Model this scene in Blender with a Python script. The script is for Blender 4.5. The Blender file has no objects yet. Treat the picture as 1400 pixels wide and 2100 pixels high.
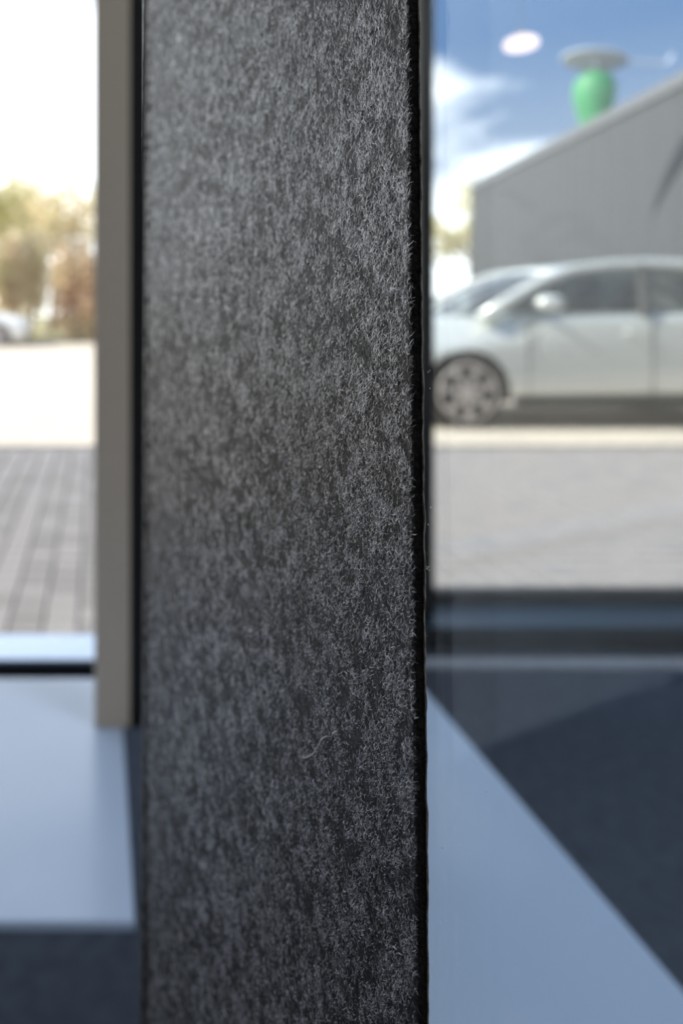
import bpy, bmesh, math, random
import numpy as np
from mathutils import Vector, Matrix, noise

random.seed(7)
rng = np.random.default_rng(11)
SC = bpy.context.scene
COL = SC.collection
PI = math.pi

# ------------------------------------------------------------------ camera
cam_d = bpy.data.cameras.new('camera')
cam = bpy.data.objects.new('camera', cam_d)
COL.objects.link(cam)
cam.location = (0, 0, 1.04)
cam.rotation_euler = (PI / 2, 0, 0)
cam_d.sensor_fit = 'VERTICAL'
cam_d.sensor_height = 36
cam_d.lens = 27.05
cam_d.shift_x = 0.2381
cam_d.shift_y = -0.1976
cam_d.clip_start = 0.005
cam_d.clip_end = 500
cam_d.dof.use_dof = True
cam_d.dof.focus_distance = 0.116
cam_d.dof.aperture_fstop = 12.5
SC.camera = cam

# ------------------------------------------------------------------ exposure
SC.view_settings.view_transform = 'Standard'
SC.view_settings.look = 'None'
SC.view_settings.gamma = 1
SC.view_settings.use_curve_mapping = False
SC.view_settings.exposure = 0.0
SC.cycles.transparent_max_bounces = 32
SC.cycles.max_bounces = 10
SC.cycles.diffuse_bounces = 4

# ------------------------------------------------------------------ sky
W = bpy.data.worlds.new('sky')
SC.world = W
W.use_nodes = True
nt = W.node_tree
nt.nodes.clear()


def node(nt, typ, **kw):
    n = nt.nodes.new(typ)
    for k, v in kw.items():
        setattr(n, k, v)
    return n


tc = node(nt, 'ShaderNodeTexCoord')
sx = node(nt, 'ShaderNodeSeparateXYZ')
nt.links.new(tc.outputs['Generated'], sx.inputs[0])
grad = node(nt, 'ShaderNodeValToRGB')
grad.color_ramp.elements[0].position = 0.0
grad.color_ramp.elements[0].color = (0.72, 0.82, 0.95, 1)
grad.color_ramp.elements[1].position = 1.0
grad.color_ramp.elements[1].color = (0.15, 0.33, 0.75, 1)
e = grad.color_ramp.elements.new(0.30)
e.color = (0.15, 0.31, 0.62, 1)
nt.links.new(sx.outputs['Z'], grad.inputs[0])
mp = node(nt, 'ShaderNodeMapping')
mp.inputs['Scale'].default_value = (1.0, 1.0, 2.6)
mp.inputs['Location'].default_value = (0.35, 0.2, 0.0)
nt.links.new(tc.outputs['Generated'], mp.inputs[0])
nz = node(nt, 'ShaderNodeTexNoise')
nz.inputs['Scale'].default_value = 2.6
nz.inputs['Detail'].default_value = 6
nt.links.new(mp.outputs[0], nz.inputs['Vector'])
# low cloud bank, thinning up and eastward; unseen west added to light the room
m1 = node(nt, 'ShaderNodeMath', operation='MULTIPLY_ADD')
nt.links.new(sx.outputs['Z'], m1.inputs[0])
m1.inputs[1].default_value = -0.7
nt.links.new(nz.outputs['Fac'], m1.inputs[2])
m2 = node(nt, 'ShaderNodeMath', operation='MULTIPLY_ADD')
nt.links.new(sx.outputs['X'], m2.inputs[0])
m2.inputs[1].default_value = -0.6
nt.links.new(m1.outputs[0], m2.inputs[2])
cr = node(nt, 'ShaderNodeValToRGB')
cr.color_ramp.elements[0].position = 0.05
cr.color_ramp.elements[1].position = 0.22
nt.links.new(m2.outputs[0], cr.inputs[0])
mx = node(nt, 'ShaderNodeMix', data_type='RGBA')
nt.links.new(cr.outputs[0], mx.inputs['Factor'])
nt.links.new(grad.outputs[0], mx.inputs['A'])
mx.inputs['B'].default_value = (2.9, 2.95, 3.05, 1)
bg = node(nt, 'ShaderNodeBackground')
bg.inputs['Strength'].default_value = 1.0
nt.links.new(mx.outputs['Result'], bg.inputs[0])
wo = node(nt, 'ShaderNodeOutputWorld')
nt.links.new(bg.outputs[0], wo.inputs[0])

# ------------------------------------------------------------------ sun
sun_d = bpy.data.lights.new('sun', 'SUN')
sun_d.energy = 8.5
sun_d.angle = 0.0093
sun_d.color = (1.0, 0.91, 0.78)
sun = bpy.data.objects.new('sun', sun_d)
COL.objects.link(sun)
sun.rotation_euler = Vector((0.76, 0.0, -0.65)).to_track_quat('-Z', 'Y').to_euler()


# ------------------------------------------------------------------ helpers
def tag(o, label, cat=None, group=None, kind=None):
    if label:
        o['label'] = label
    if cat:
        o['category'] = cat
    if group:
        o['group'] = group
    if kind:
        o['kind'] = kind
    return o


def empty(name, loc=(0, 0, 0)):
    o = bpy.data.objects.new(name, None)
    o.location = loc
    o.empty_display_size = 0.05
    COL.objects.link(o)
    return o


def link(name, me, mat=None, parent=None, smooth=False):
    o = bpy.data.objects.new(name, me)
    COL.objects.link(o)
    if mat is not None and len(me.materials) == 0:
        me.materials.append(mat)
    if parent is not None:
        o.parent = parent
    if smooth:
        me.polygons.foreach_set('use_smooth', [True] * len(me.polygons))
    return o


class MB:
    """collects shapes into one mesh"""

    def __init__(self):
        self.v = []
        self.f = []

    def add(self, vs, fs):
        b = len(self.v)
        self.v += [tuple(p) for p in vs]
        self.f += [tuple(i + b for i in f) for f in fs]
        return self

    def box(self, x0, x1, y0, y1, z0, z1):
        vs = [(x0, y0, z0), (x1, y0, z0), (x1, y1, z0), (x0, y1, z0), (x0, y0, z1), (x1, y0, z1), (x1, y1, z1), (x0, y1, z1)]
        fs = [(0, 3, 2, 1), (4, 5, 6, 7), (0, 1, 5, 4), (1, 2, 6, 5), (2, 3, 7, 6), (3, 0, 4, 7)]
        return self.add(vs, fs)

    def tube(self, pts, rad, n=8, caps=True):
        pts = [Vector(p) for p in pts]
        if not hasattr(rad, '__len__'):
            rad = [rad] * len(pts)
        vs, fs = [], []
        prev = None
        for i, p in enumerate(pts):
            t = (pts[min(i + 1, len(pts) - 1)] - pts[max(i - 1, 0)]).normalized()
            if prev is None:
                a = Vector((0, 0, 1)) if abs(t.z) < 0.9 else Vector((1, 0, 0))
                u = t.cross(a).normalized()
            else:
                u = (prev - t * prev.dot(t)).normalized()
            prev = u
            w = t.cross(u)
            for k in range(n):
                a = 2 * PI * k / n
                vs.append(p + (u * math.cos(a) + w * math.sin(a)) * rad[i])
        for i in range(len(pts) - 1):
            for k in range(n):
                fs.append((i * n + k, i * n + (k + 1) % n, (i + 1) * n + (k + 1) % n, (i + 1) * n + k))
        if caps:
            fs.append(tuple(range(n - 1, -1, -1)))
            fs.append(tuple((len(pts) - 1) * n + k for k in range(n)))
        return self.add(vs, fs)

    def lathe(self, prof, n=32, axis='Z', c=(0, 0, 0), caps=True):
        vs, fs = [], []
        for r, h in prof:
            for k in range(n):
                a = 2 * PI * k / n
                x, y = r * math.cos(a), r * math.sin(a)
                if axis == 'Z':
                    vs.append((c[0] + x, c[1] + y, c[2] + h))
                else:
                    vs.append((c[0] + x, c[1] + h, c[2] + y))
        for i in range(len(prof) - 1):
            for k in range(n):
                q = (i * n + k, i * n + (k + 1) % n, (i + 1) * n + (k + 1) % n, (i + 1) * n + k)
                fs.append(q if axis == 'Z' else q[::-1])
        if not caps:
            return self.add(vs, fs)
        fs.append(tuple(range(n - 1, -1, -1)) if axis == 'Z' else tuple(range(n)))
        e0 = (len(prof) - 1) * n
        top = tuple(e0 + k for k in range(n))
        fs.append(top if axis == 'Z' else top[::-1])
        return self.add(vs, fs)

    def mesh(self, name):
        me = bpy.data.meshes.new(name)
        me.from_pydata(self.v, [], self.f)
        me.update()
        return me

    def build(self, name, mat=None, parent=None, smooth=False, bevel=0, segs=2):
        o = link(name, self.mesh(name), mat, parent, smooth)
        if bevel:
            m = o.modifiers.new('bevel', 'BEVEL')
            m.width = bevel
            m.segments = segs
            m.limit_method = 'ANGLE'
            m.angle_limit = 0.7
        return o


def box(name, x0, x1, y0, y1, z0, z1, mat, parent=None, bevel=0, segs=2):
    return MB().box(x0, x1, y0, y1, z0, z1).build(name, mat, parent, bevel=bevel, segs=segs)


def mat(name, color=(0.5, 0.5, 0.5), rough=0.5, metal=0.0, spec=0.5, coat=0.0, coat_rough=0.03, noise_scale=0, noise_amt=0.0,
        color2=None, bump=0.0, bump_scale=200, emit=None, emit_s=0, sheen=0.0, detail=4, stretch=None):
    m = bpy.data.materials.new(name)
    m.use_nodes = True
    nt = m.node_tree
    b = nt.nodes['Principled BSDF']
    b.inputs['Base Color'].default_value = (*color, 1)
    b.inputs['Roughness'].default_value = rough
    b.inputs['Metallic'].default_value = metal
    b.inputs['Specular IOR Level'].default_value = spec
    b.inputs['Coat Weight'].default_value = coat
    b.inputs['Coat Roughness'].default_value = coat_rough
    b.inputs['Sheen Weight'].default_value = sheen
    tc = node(nt, 'ShaderNodeTexCoord')
    vec = tc.outputs['Object']
    if stretch:
        mp = node(nt, 'ShaderNodeMapping')
        mp.inputs['Scale'].default_value = stretch
        nt.links.new(vec, mp.inputs[0])
        vec = mp.outputs[0]
    if noise_scale:
        nz = node(nt, 'ShaderNodeTexNoise')
        nz.inputs['Scale'].default_value = noise_scale
        nz.inputs['Detail'].default_value = detail
        nt.links.new(vec, nz.inputs['Vector'])
        mx = node(nt, 'ShaderNodeMix', data_type='RGBA')
        r = node(nt, 'ShaderNodeMapRange')
        r.inputs['From Min'].default_value = 0.3
        r.inputs['From Max'].default_value = 0.7
        nt.links.new(nz.outputs['Fac'], r.inputs['Value'])
        nt.links.new(r.outputs[0], mx.inputs['Factor'])
        c2 = color2 if color2 else tuple(c * (1 - noise_amt) for c in color)
        mx.inputs['A'].default_value = (*c2, 1)
        mx.inputs['B'].default_value = (*color, 1)
        nt.links.new(mx.outputs['Result'], b.inputs['Base Color'])
    if bump:
        nb = node(nt, 'ShaderNodeTexNoise')
        nb.inputs['Scale'].default_value = bump_scale
        nb.inputs['Detail'].default_value = 5
        nt.links.new(vec, nb.inputs['Vector'])
        bp = node(nt, 'ShaderNodeBump')
        bp.inputs['Strength'].default_value = bump
        bp.inputs['Distance'].default_value = 1.0 / bump_scale
        nt.links.new(nb.outputs['Fac'], bp.inputs['Height'])
        nt.links.new(bp.outputs[0], b.inputs['Normal'])
    if emit:
        b.inputs['Emission Color'].default_value = (*emit, 1)
        b.inputs['Emission Strength'].default_value = emit_s
    return m


def glass_mat(name, tint=(1, 1, 1), r0=0.04, rough=0.0):
    """sheet glass: clear transmission plus mirror reflection by Schlick's law on every surface"""
    m = bpy.data.materials.new(name)
    m.use_nodes = True
    nt = m.node_tree
    nt.nodes.clear()
    out = node(nt, 'ShaderNodeOutputMaterial')
    g = node(nt, 'ShaderNodeNewGeometry')
    dp = node(nt, 'ShaderNodeVectorMath', operation='DOT_PRODUCT')
    nt.links.new(g.outputs['Normal'], dp.inputs[0])
    nt.links.new(g.outputs['Incoming'], dp.inputs[1])
    ab = node(nt, 'ShaderNodeMath', operation='ABSOLUTE')
    nt.links.new(dp.outputs['Value'], ab.inputs[0])
    om = node(nt, 'ShaderNodeMath', operation='SUBTRACT')
    om.inputs[0].default_value = 1
    nt.links.new(ab.outputs[0], om.inputs[1])
    pw = node(nt, 'ShaderNodeMath', operation='POWER')
    nt.links.new(om.outputs[0], pw.inputs[0])
    pw.inputs[1].default_value = 5
    ma = node(nt, 'ShaderNodeMath', operation='MULTIPLY_ADD')
    nt.links.new(pw.outputs[0], ma.inputs[0])
    ma.inputs[1].default_value = 1 - r0
    ma.inputs[2].default_value = r0
    tr = node(nt, 'ShaderNodeBsdfTransparent')
    tr.inputs[0].default_value = (*tint, 1)
    gl = node(nt, 'ShaderNodeBsdfGlossy')
    gl.inputs['Roughness'].default_value = rough
    mx = node(nt, 'ShaderNodeMixShader')
    nt.links.new(ma.outputs[0], mx.inputs[0])
    nt.links.new(tr.outputs[0], mx.inputs[1])
    nt.links.new(gl.outputs[0], mx.inputs[2])
    nt.links.new(mx.outputs[0], out.inputs[0])
    return m


# ------------------------------------------------------------------ materials
M = {}
M['wall'] = mat('painted wall', (0.62, 0.62, 0.62), 0.8, noise_scale=3, noise_amt=0.08)
M['ceiling'] = mat('ceiling', (0.8, 0.8, 0.8), 0.9, noise_scale=3, noise_amt=0.05)
M['carpet'] = mat('carpet', (0.075, 0.098, 0.14), 0.95, noise_scale=34, color2=(0.045, 0.060, 0.09), bump=0.6, bump_scale=300, spec=0.2, detail=6)
M['facade'] = mat('render facade', (0.42, 0.41, 0.40), 0.85, noise_scale=2, noise_amt=0.1)
M['frame_dark'] = mat('dark window frame', (0.012, 0.016, 0.02), 0.35, noise_scale=20, noise_amt=0.2)
M['frame_brown'] = mat('bronze frame bead', (0.045, 0.038, 0.03), 0.5, noise_scale=20, noise_amt=0.2)
M['sill_pale'] = mat('pale anodised sill', (0.42, 0.52, 0.68), 0.22, metal=0.6, noise_scale=30, noise_amt=0.08)
M['sill_dark'] = mat('blue black sill', (0.012, 0.03, 0.05), 0.3, noise_scale=20, noise_amt=0.15)
M['pane'] = glass_mat('window glass', (0.97, 0.985, 0.98))
M['partition'] = glass_mat('tinted partition glass', (0.955, 0.975, 0.98), r0=0.008)
M['film'] = glass_mat('laminate film', (0.97, 0.975, 0.98), r0=0.034)
M['edge_glass'] = mat('polished glass edge', (0.07, 0.13, 0.17), 0.15, coat=0.5, noise_scale=40, noise_amt=0.3)
M['table'] = mat('pale blue grey laminate', (0.38, 0.51, 0.73), 0.25, noise_scale=6, noise_amt=0.04, coat=0.15)
M['table_leg'] = mat('dark table leg', (0.03, 0.035, 0.04), 0.4, noise_scale=20, noise_amt=0.2)
M['post'] = mat('beige powder coat', (0.43, 0.40, 0.345), 0.55, noise_scale=120, noise_amt=0.06, bump=0.05, bump_scale=900)
M['black_seal'] = mat('black rubber seal', (0.006, 0.008, 0.01), 0.6, noise_scale=60, noise_amt=0.3, spec=0.25)
M['felt'] = mat('charcoal felt', (0.016, 0.017, 0.022), 0.8, noise_scale=380, color2=(0.003, 0.003, 0.005), bump=0.35, bump_scale=1100, spec=0.2, sheen=0.0, coat=0.4, coat_rough=0.42, detail=6)
M['felt_cut'] = mat('shaded felt cut edge', (0.014, 0.013, 0.013), 0.95, noise_scale=900, color2=(0.004, 0.004, 0.005), bump=0.8, bump_scale=1500, spec=0.1)  # dark colour holds the shade on the felt's end face
M['backing'] = mat('lit backing', (0.32, 0.31, 0.28), 0.8, noise_scale=700, color2=(0.05, 0.045, 0.04))  # light caught by the felt's back corner, painted as a pale colour
M['thread'] = mat('pale thread', (0.9, 0.9, 0.93), 0.4, noise_scale=300, noise_amt=0.1)
M['speck'] = mat('dust speck', (0.8, 0.82, 0.85), 0.4, noise_scale=900, noise_amt=0.1)
M['lamp'] = mat('lamp diffuser', (0.9, 0.85, 0.85), 0.5, emit=(1.0, 0.80, 0.82), emit_s=1.6, noise_scale=30, noise_amt=0.05)
M['metal_white'] = mat('white lamp metal', (0.7, 0.7, 0.7), 0.4, noise_scale=30, noise_amt=0.05)
M['cord'] = mat('lamp cord', (0.5, 0.5, 0.52), 0.6, noise_scale=100, noise_amt=0.1)
M['leaf_dark'] = mat('dark plant leaf', (0.016, 0.022, 0.02), 0.6, noise_scale=40, noise_amt=0.4)
M['pot'] = mat('stone pot', (0.25, 0.25, 0.26), 0.8, noise_scale=25, noise_amt=0.25)
M['soil'] = mat('soil', (0.03, 0.022, 0.016), 0.95, noise_scale=80, noise_amt=0.5)

# outdoor
M['paver'] = mat('shaded grey concrete paver', (0.25, 0.242, 0.254), 0.9, noise_scale=40, noise_amt=0.25, bump=0.3, bump_scale=300)  # building's cast shadow over the forecourt put into the paver colours
M['paver_b'] = mat('dark shaded grey concrete paver', (0.20, 0.195, 0.203), 0.9, noise_scale=40, noise_amt=0.25, bump=0.3, bump_scale=300)
M['paver_c'] = mat('rosy shaded grey concrete paver', (0.27, 0.255, 0.26), 0.9, noise_scale=40, noise_amt=0.2, bump=0.3, bump_scale=300)
M['joint'] = mat('sand joint', (0.13, 0.125, 0.125), 0.95, noise_scale=60, noise_amt=0.3)
M['kerb'] = mat('pale kerb stone', (0.30, 0.26, 0.255), 0.9, noise_scale=30, noise_amt=0.15)
M['verge'] = mat('dry verge', (0.28, 0.22, 0.13), 0.95, noise_scale=1.5, color2=(0.20, 0.21, 0.09))
M['panel'] = mat('grey metal cladding', (0.028, 0.031, 0.037), 0.55, metal=0.0, noise_scale=0.8, noise_amt=0.10, stretch=(1, 1, 0.15))
M['panel_dark'] = mat('grey trim', (0.08, 0.083, 0.095), 0.5, noise_scale=2, noise_amt=0.1)
M['green'] = mat('green plastic', (0.02, 0.21, 0.075), 0.5, noise_scale=4, noise_amt=0.25)
M['pale_metal'] = mat('pale metal', (0.46, 0.51, 0.62), 0.45, noise_scale=4, noise_amt=0.1)
M['silver'] = mat('silver green car paint', (0.62, 0.65, 0.64), 0.28, metal=0.25, coat=0.8, noise_scale=800, noise_amt=0.06)
M['white_paint'] = mat('white car paint', (0.82, 0.82, 0.80), 0.35, coat=0.8, noise_scale=3, noise_amt=0.02)
M['tyre'] = mat('tyre rubber', (0.018, 0.017, 0.018), 0.85, noise_scale=60, noise_amt=0.3)
M['rim'] = mat('alloy rim', (0.56, 0.52, 0.51), 0.4, metal=0.5, noise_scale=20, noise_amt=0.1)
M['trim'] = mat('black car trim', (0.016, 0.016, 0.016), 0.6, noise_scale=30, noise_amt=0.2)
M['seat'] = mat('dark seat fabric', (0.02, 0.022, 0.022), 0.9, noise_scale=60, noise_amt=0.3)
M['car_glass'] = glass_mat('car window glass', (0.38, 0.41, 0.40))
M['headlight'] = mat('headlamp glass', (0.75, 0.78, 0.8), 0.1, coat=1.0, noise_scale=40, noise_amt=0.2)
M['taillight'] = mat('tail lamp', (0.35, 0.02, 0.02), 0.2, coat=0.8, noise_scale=40, noise_amt=0.2)
M['bark'] = mat('bark', (0.30, 0.23, 0.17), 0.9, noise_scale=6, noise_amt=0.4)


def leaf_mat(name, c, c2):
    m = bpy.data.materials.new(name)
    m.use_nodes = True
    nt = m.node_tree
    nt.nodes.clear()
    out = node(nt, 'ShaderNodeOutputMaterial')
    tc = node(nt, 'ShaderNodeTexCoord')
    nz = node(nt, 'ShaderNodeTexNoise')
    nz.inputs['Scale'].default_value = 0.9
    nt.links.new(tc.outputs['Object'], nz.inputs['Vector'])
    r = node(nt, 'ShaderNodeMapRange')
    r.inputs['From Min'].default_value = 0.35
    r.inputs['From Max'].default_value = 0.65
    nt.links.new(nz.outputs['Fac'], r.inputs['Value'])
    mx = node(nt, 'ShaderNodeMix', data_type='RGBA')
    mx.inputs['A'].default_value = (*c, 1)
    mx.inputs['B'].default_value = (*c2, 1)
    nt.links.new(r.outputs[0], mx.inputs['Factor'])
    d = node(nt, 'ShaderNodeBsdfDiffuse')
    t = node(nt, 'ShaderNodeBsdfTranslucent')
    nt.links.new(mx.outputs['Result'], d.inputs[0])
    nt.links.new(mx.outputs['Result'], t.inputs[0])
    ms = node(nt, 'ShaderNodeMixShader')
    ms.inputs[0].default_value = 0.55
    nt.links.new(d.outputs[0], ms.inputs[1])
    nt.links.new(t.outputs[0], ms.inputs[2])
    nt.links.new(ms.outputs[0], out.inputs[0])
    return m


M['leaf_yellow'] = leaf_mat('spring leaves', (0.78, 0.75, 0.40), (0.74, 0.66, 0.44))
M['leaf_tan'] = leaf_mat('tan twigs and leaves', (0.80, 0.70, 0.54), (0.76, 0.70, 0.46))
M['leaf_rust'] = leaf_mat('rusty hedge leaves', (0.76, 0.58, 0.42), (0.70, 0.60, 0.40))
M['leaf_olive'] = leaf_mat('olive leaves', (0.70, 0.65, 0.44), (0.64, 0.60, 0.38))

# ------------------------------------------------------------------ the room
RX0, RX1, RY0, CZ = -5.6, 3.4, -3.2, 2.9
YL, YR = 2.23, 2.62       # outer faces of the two window walls
S = 'structure'
tag(MB().box(RX0, 0.6, RY0, YL, -0.12, 0.0).box(0.6, RX1, RY0, YR, -0.12, 0.0).build('floor', M['carpet']), 'dark blue-grey carpet floor of the room', kind=S)
tag(MB().box(RX0 - 0.15, 0.6, RY0 - 0.15, YL, CZ, CZ + 0.15).box(0.6, RX1 + 0.15, RY0 - 0.15, YR, CZ, CZ + 0.15).build('ceiling', M['ceiling']), 'pale ceiling of the room', kind=S)
tag(box('wall_back', RX0, RX1, RY0 - 0.15, RY0, 0, CZ, M['wall']), 'grey wall behind the camera', kind=S)
tag(box('wall_left', RX0 - 0.15, RX0, RY0 - 0.15, YL, 0, CZ, M['wall']), 'grey side wall left of the windows', kind=S)
tag(box('wall_right', RX1, RX1 + 0.15, RY0 - 0.15, YR, 0, CZ, M['wall']), 'grey side wall right of the windows', kind=S)
# pier between the two windows, hidden behind the felt
tag(box('wall_middle', 0.30, 0.96, 2.30, YR, 0, CZ, M['wall']), 'grey pier between the two windows', kind=S)
tag(MB().box(-12, 0.6, RY0 - 0.15, YL, CZ + 0.15, 4.75).box(0.6, 9, RY0 - 0.15, YR, CZ + 0.15, 4.75).build('wall_upper', M['facade']), 'upper storey of the building the room is in', kind=S)
tag(MB().box(-12, RX0 - 0.15, YL - 0.3, YL, 0, CZ + 0.15).build('wall_facade_left', M['facade']), 'outside wall left of the room', kind=S)
tag(MB().box(RX1 + 0.15, 9, YR - 0.3, YR, 0, CZ + 0.15).build('wall_facade_right', M['facade']), 'outside wall right of the room', kind=S)


def window(name, x0, x1, y0, y1, sill_y0, sill_z, label, mull, sill_mat, with_bead):
    r = empty(name, ((x0 + x1) / 2, y0, 0))
    tag(r, label, kind=S)
    r.location = (0, 0, 0)
    top = 2.78
    ym = (y0 + y1) / 2
    box('sill', x0, x1, sill_y0, y1 + 0.005, 0.0, sill_z - 0.012, M['frame_dark'], r)  # unlit front of the left sill put into this dark colour
    box('sill_top', x0, x1, sill_y0 - 0.008, y1, sill_z - 0.012, sill_z, sill_mat, r, bevel=0.004)
    box('head', x0, x1, y0 - 0.02, y1, top, CZ, M['frame_dark'], r)
    for a in (x0, x1 - 0.06):
        box('jamb', a, a + 0.06, y0, y1, sill_z, top, M['frame_dark'], r, bevel=0.004)
    for a in mull:
        box('mullion', a - 0.03, a + 0.03, y0, y1, sill_z, top, M['frame_dark'], r, bevel=0.004)
    if with_bead:
        box('bottom_bead', x0 + 0.06, x1 - 0.06, y1 - 0.06, y1 - 0.01, sill_z, sill_z + 0.034, M['frame_brown'], r, bevel=0.004)
    xs = [x0 + 0.03] + list(mull) + [x1 - 0.03]
    for a, b in zip(xs[:-1], xs[1:]):
        box('pane', a + 0.028, b - 0.028, ym - 0.004, ym + 0.004, sill_z + 0.002, top, M['pane'], r)
    return r


window('window_1', RX0, 0.30, 2.13, YL, 2.075, 0.10, 'left window with a pale sill above the white table', [-4.7, -1.5], M['sill_pale'], False)
window('window_2', 0.93, RX1, 2.50, YR, 2.36, 0.068, 'right dark framed window seen through the glass partition', [2.3], M['sill_dark'], True)
# right window: wider left jamb that shows beside the felt


def added_ceiling_fill(x, y, watts, label):  # panels added out of view to brighten the room
    r = empty('added_ceiling_fill', (x, y, CZ - 0.02))
    tag(r, label, 'lamp', 'added ceiling fill lights')
    box('housing', -0.32, 0.32, -0.62, 0.62, 0.0, 0.019, M['metal_white'], r)
    box('fill_panel', -0.30, 0.30, -0.60, 0.60, -0.004, -0.0005, M['lamp'], r)
    d = bpy.data.lights.new('fill_light', 'AREA')
    d.shape = 'RECTANGLE'
    d.size, d.size_y = 0.58, 1.18
    d.energy = watts
    d.color = (1.0, 0.98, 0.94)
    o = bpy.data.objects.new('fill_light', d)
    COL.objects.link(o)
    o.parent = r
    o.location = (0, 0, -0.008)


added_ceiling_fill(-1.5, -1.3, 6, 'added ceiling fill light behind the camera, left of the glass partition')
added_ceiling_fill(1.6, -0.4, 34, 'added ceiling fill light behind the camera, right of the glass partition')
jb = box('trim_1', 0.93, 1.068, 2.44, 2.51, 0.068, 2.78, M['frame_dark'], bevel=0.003)
tag(jb, 'dark upright window jamb right beside the felt edge', kind=S)

# ------------------------------------------------------------------ ground outside
pav = MB().box(-2.2, 5.8, YL + 0.0, 5.9, -0.10, -0.012).build('pavement', M['joint'])
tag(pav, 'paved forecourt outside the windows, building shade in its grey', kind=S)
PW, PD, GAP = 0.116, 0.106, 0.006


def paver_mesh(mt, i):
    hx, hy = (PW - GAP) / 2, (PD - GAP) / 2
    c = 0.004
    vs = [(-hx, -hy, -0.03), (hx, -hy, -0.03), (hx, hy, -0.03), (-hx, hy, -0.03),
          (-hx, -hy, -c), (hx, -hy, -c), (hx, hy, -c), (-hx, hy, -c),
          (-hx + c, -hy + c, 0), (hx - c, -hy + c, 0), (hx - c, hy - c, 0), (-hx + c, hy - c, 0)]
    fs = []
    for a in (0, 4):
        for k in range(4):
            fs.append((a + k, a + (k + 1) % 4, a + 4 + (k + 1) % 4, a + 4 + k))
    fs.append((8, 9, 10, 11))
    me = bpy.data.meshes.new('paver')
    me.from_pydata(vs, [], fs)
    me.materials.append(mt)
    return me


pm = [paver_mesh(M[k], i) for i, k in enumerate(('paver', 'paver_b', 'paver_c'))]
cells = []
nx, ny = int(7.9 / PW), int((5.85 - YL - 0.16) / PD)
for j in range(ny):
    for i in range(nx):
        x = -2.15 + (i + 0.5) * PW
        y = YL + 0.15 + (j + 0.5) * PD
        s = x / y
        vis = (-0.14 < s < 0.01) or (0.43 < s < 0.77 and y > 2.75)
        cells.append((0 if vis else 1, y if vis else y + 10, x, y))
cells.sort()
rest = [MB(), MB(), MB()]
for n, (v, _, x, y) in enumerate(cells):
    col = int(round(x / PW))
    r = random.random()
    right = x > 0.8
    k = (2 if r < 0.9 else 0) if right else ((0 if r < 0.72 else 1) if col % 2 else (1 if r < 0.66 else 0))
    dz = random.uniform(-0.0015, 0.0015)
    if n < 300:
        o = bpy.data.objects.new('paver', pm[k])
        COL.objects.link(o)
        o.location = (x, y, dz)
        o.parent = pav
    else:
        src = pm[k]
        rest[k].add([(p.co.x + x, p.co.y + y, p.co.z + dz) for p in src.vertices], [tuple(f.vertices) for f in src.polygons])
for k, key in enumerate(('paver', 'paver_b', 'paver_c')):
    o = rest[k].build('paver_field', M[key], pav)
    tag(o, None, kind='stuff')
kb = box('kerb_strip', -2.2, 0.30, YL + 0.02, YL + 0.13, -0.06, 0.004, M['kerb'], pav, bevel=0.004)


def road_mat():
    m = bpy.data.materials.new('road paving')
    m.use_nodes = True
    nt = m.node_tree
    b = nt.nodes['Principled BSDF']
    b.inputs['Roughness'].default_value = 0.9
    tc = node(nt, 'ShaderNodeTexCoord')
    br = node(nt, 'ShaderNodeTexBrick')
    br.offset = 0.5
    br.inputs['Scale'].default_value = 1.0
    br.inputs['Brick Width'].default_value = 0.21
    br.inputs['Row Height'].default_value = 0.105
    br.inputs['Mortar Size'].default_value = 0.006
    br.inputs['Color1'].default_value = (0.58, 0.52, 0.45, 1)  # lighter and warmer than the pavers, standing for ground outside the shadow
    br.inputs['Color2'].default_value = (0.52, 0.47, 0.41, 1)
    br.inputs['Mortar'].default_value = (0.26, 0.23, 0.20, 1)
    nt.links.new(tc.outputs['Object'], br.inputs['Vector'])
    nt.links.new(br.outputs['Color'], b.inputs['Base Color'])
    return m


tag(MB().box(-60, 60, 5.9, 24.0, -0.2, 0.0).build('road', road_mat()), 'sunlit warm paved road and car park outside', kind=S)
tag(MB().box(-60, -2.2, YL, 5.9, -0.2, 0.0).box(5.8, 60, YL, 5.9, -0.2, 0.0).build('forecourt', bpy.data.materials['road paving']), 'paved forecourt beside the pavers', kind=S)
tag(MB().box(-90, 90, 24.0, 120, -0.2, 0.05).build('verge', M['verge']), 'dry grass verge under the trees', kind=S)

# ------------------------------------------------------------------ felt and glass partition
B0 = Vector((0.04579, 0.108, 0))          # back corner of the felt on the glass
L0 = Vector((0.0171, 0.2337, 0))           # its far (left) edge
D = (L0 - B0).normalized()                # along the strip, away from the camera
N = Vector((D.y * -1, D.x, 0)).normalized()  # facing left, towards the camera side
if N.x > 0:
    N = -N
WID = (L0 - B0).length
T = 0.0018
ZC = 1.0


def felt_pt(u, h, z):
    return B0 + D * u + N * h + Vector((0, 0, z))


def u_right(z):
    return (z - 1.0116) * 0.0150 + 0.00030 * noise.noise(Vector((z * 160, 3.1, 0))) + 0.00016 * noise.noise(Vector((z * 520, 7.7, 0)))


def u_left(z):
    return WID + (0.98 - z) * 0.021


gp = empty('glass_partition', B0 + D * 0.06)
tag(gp, 'tall tinted glass partition carrying the charcoal felt strip', 'partition')
inv = Matrix.Translation(-gp.location)


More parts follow.
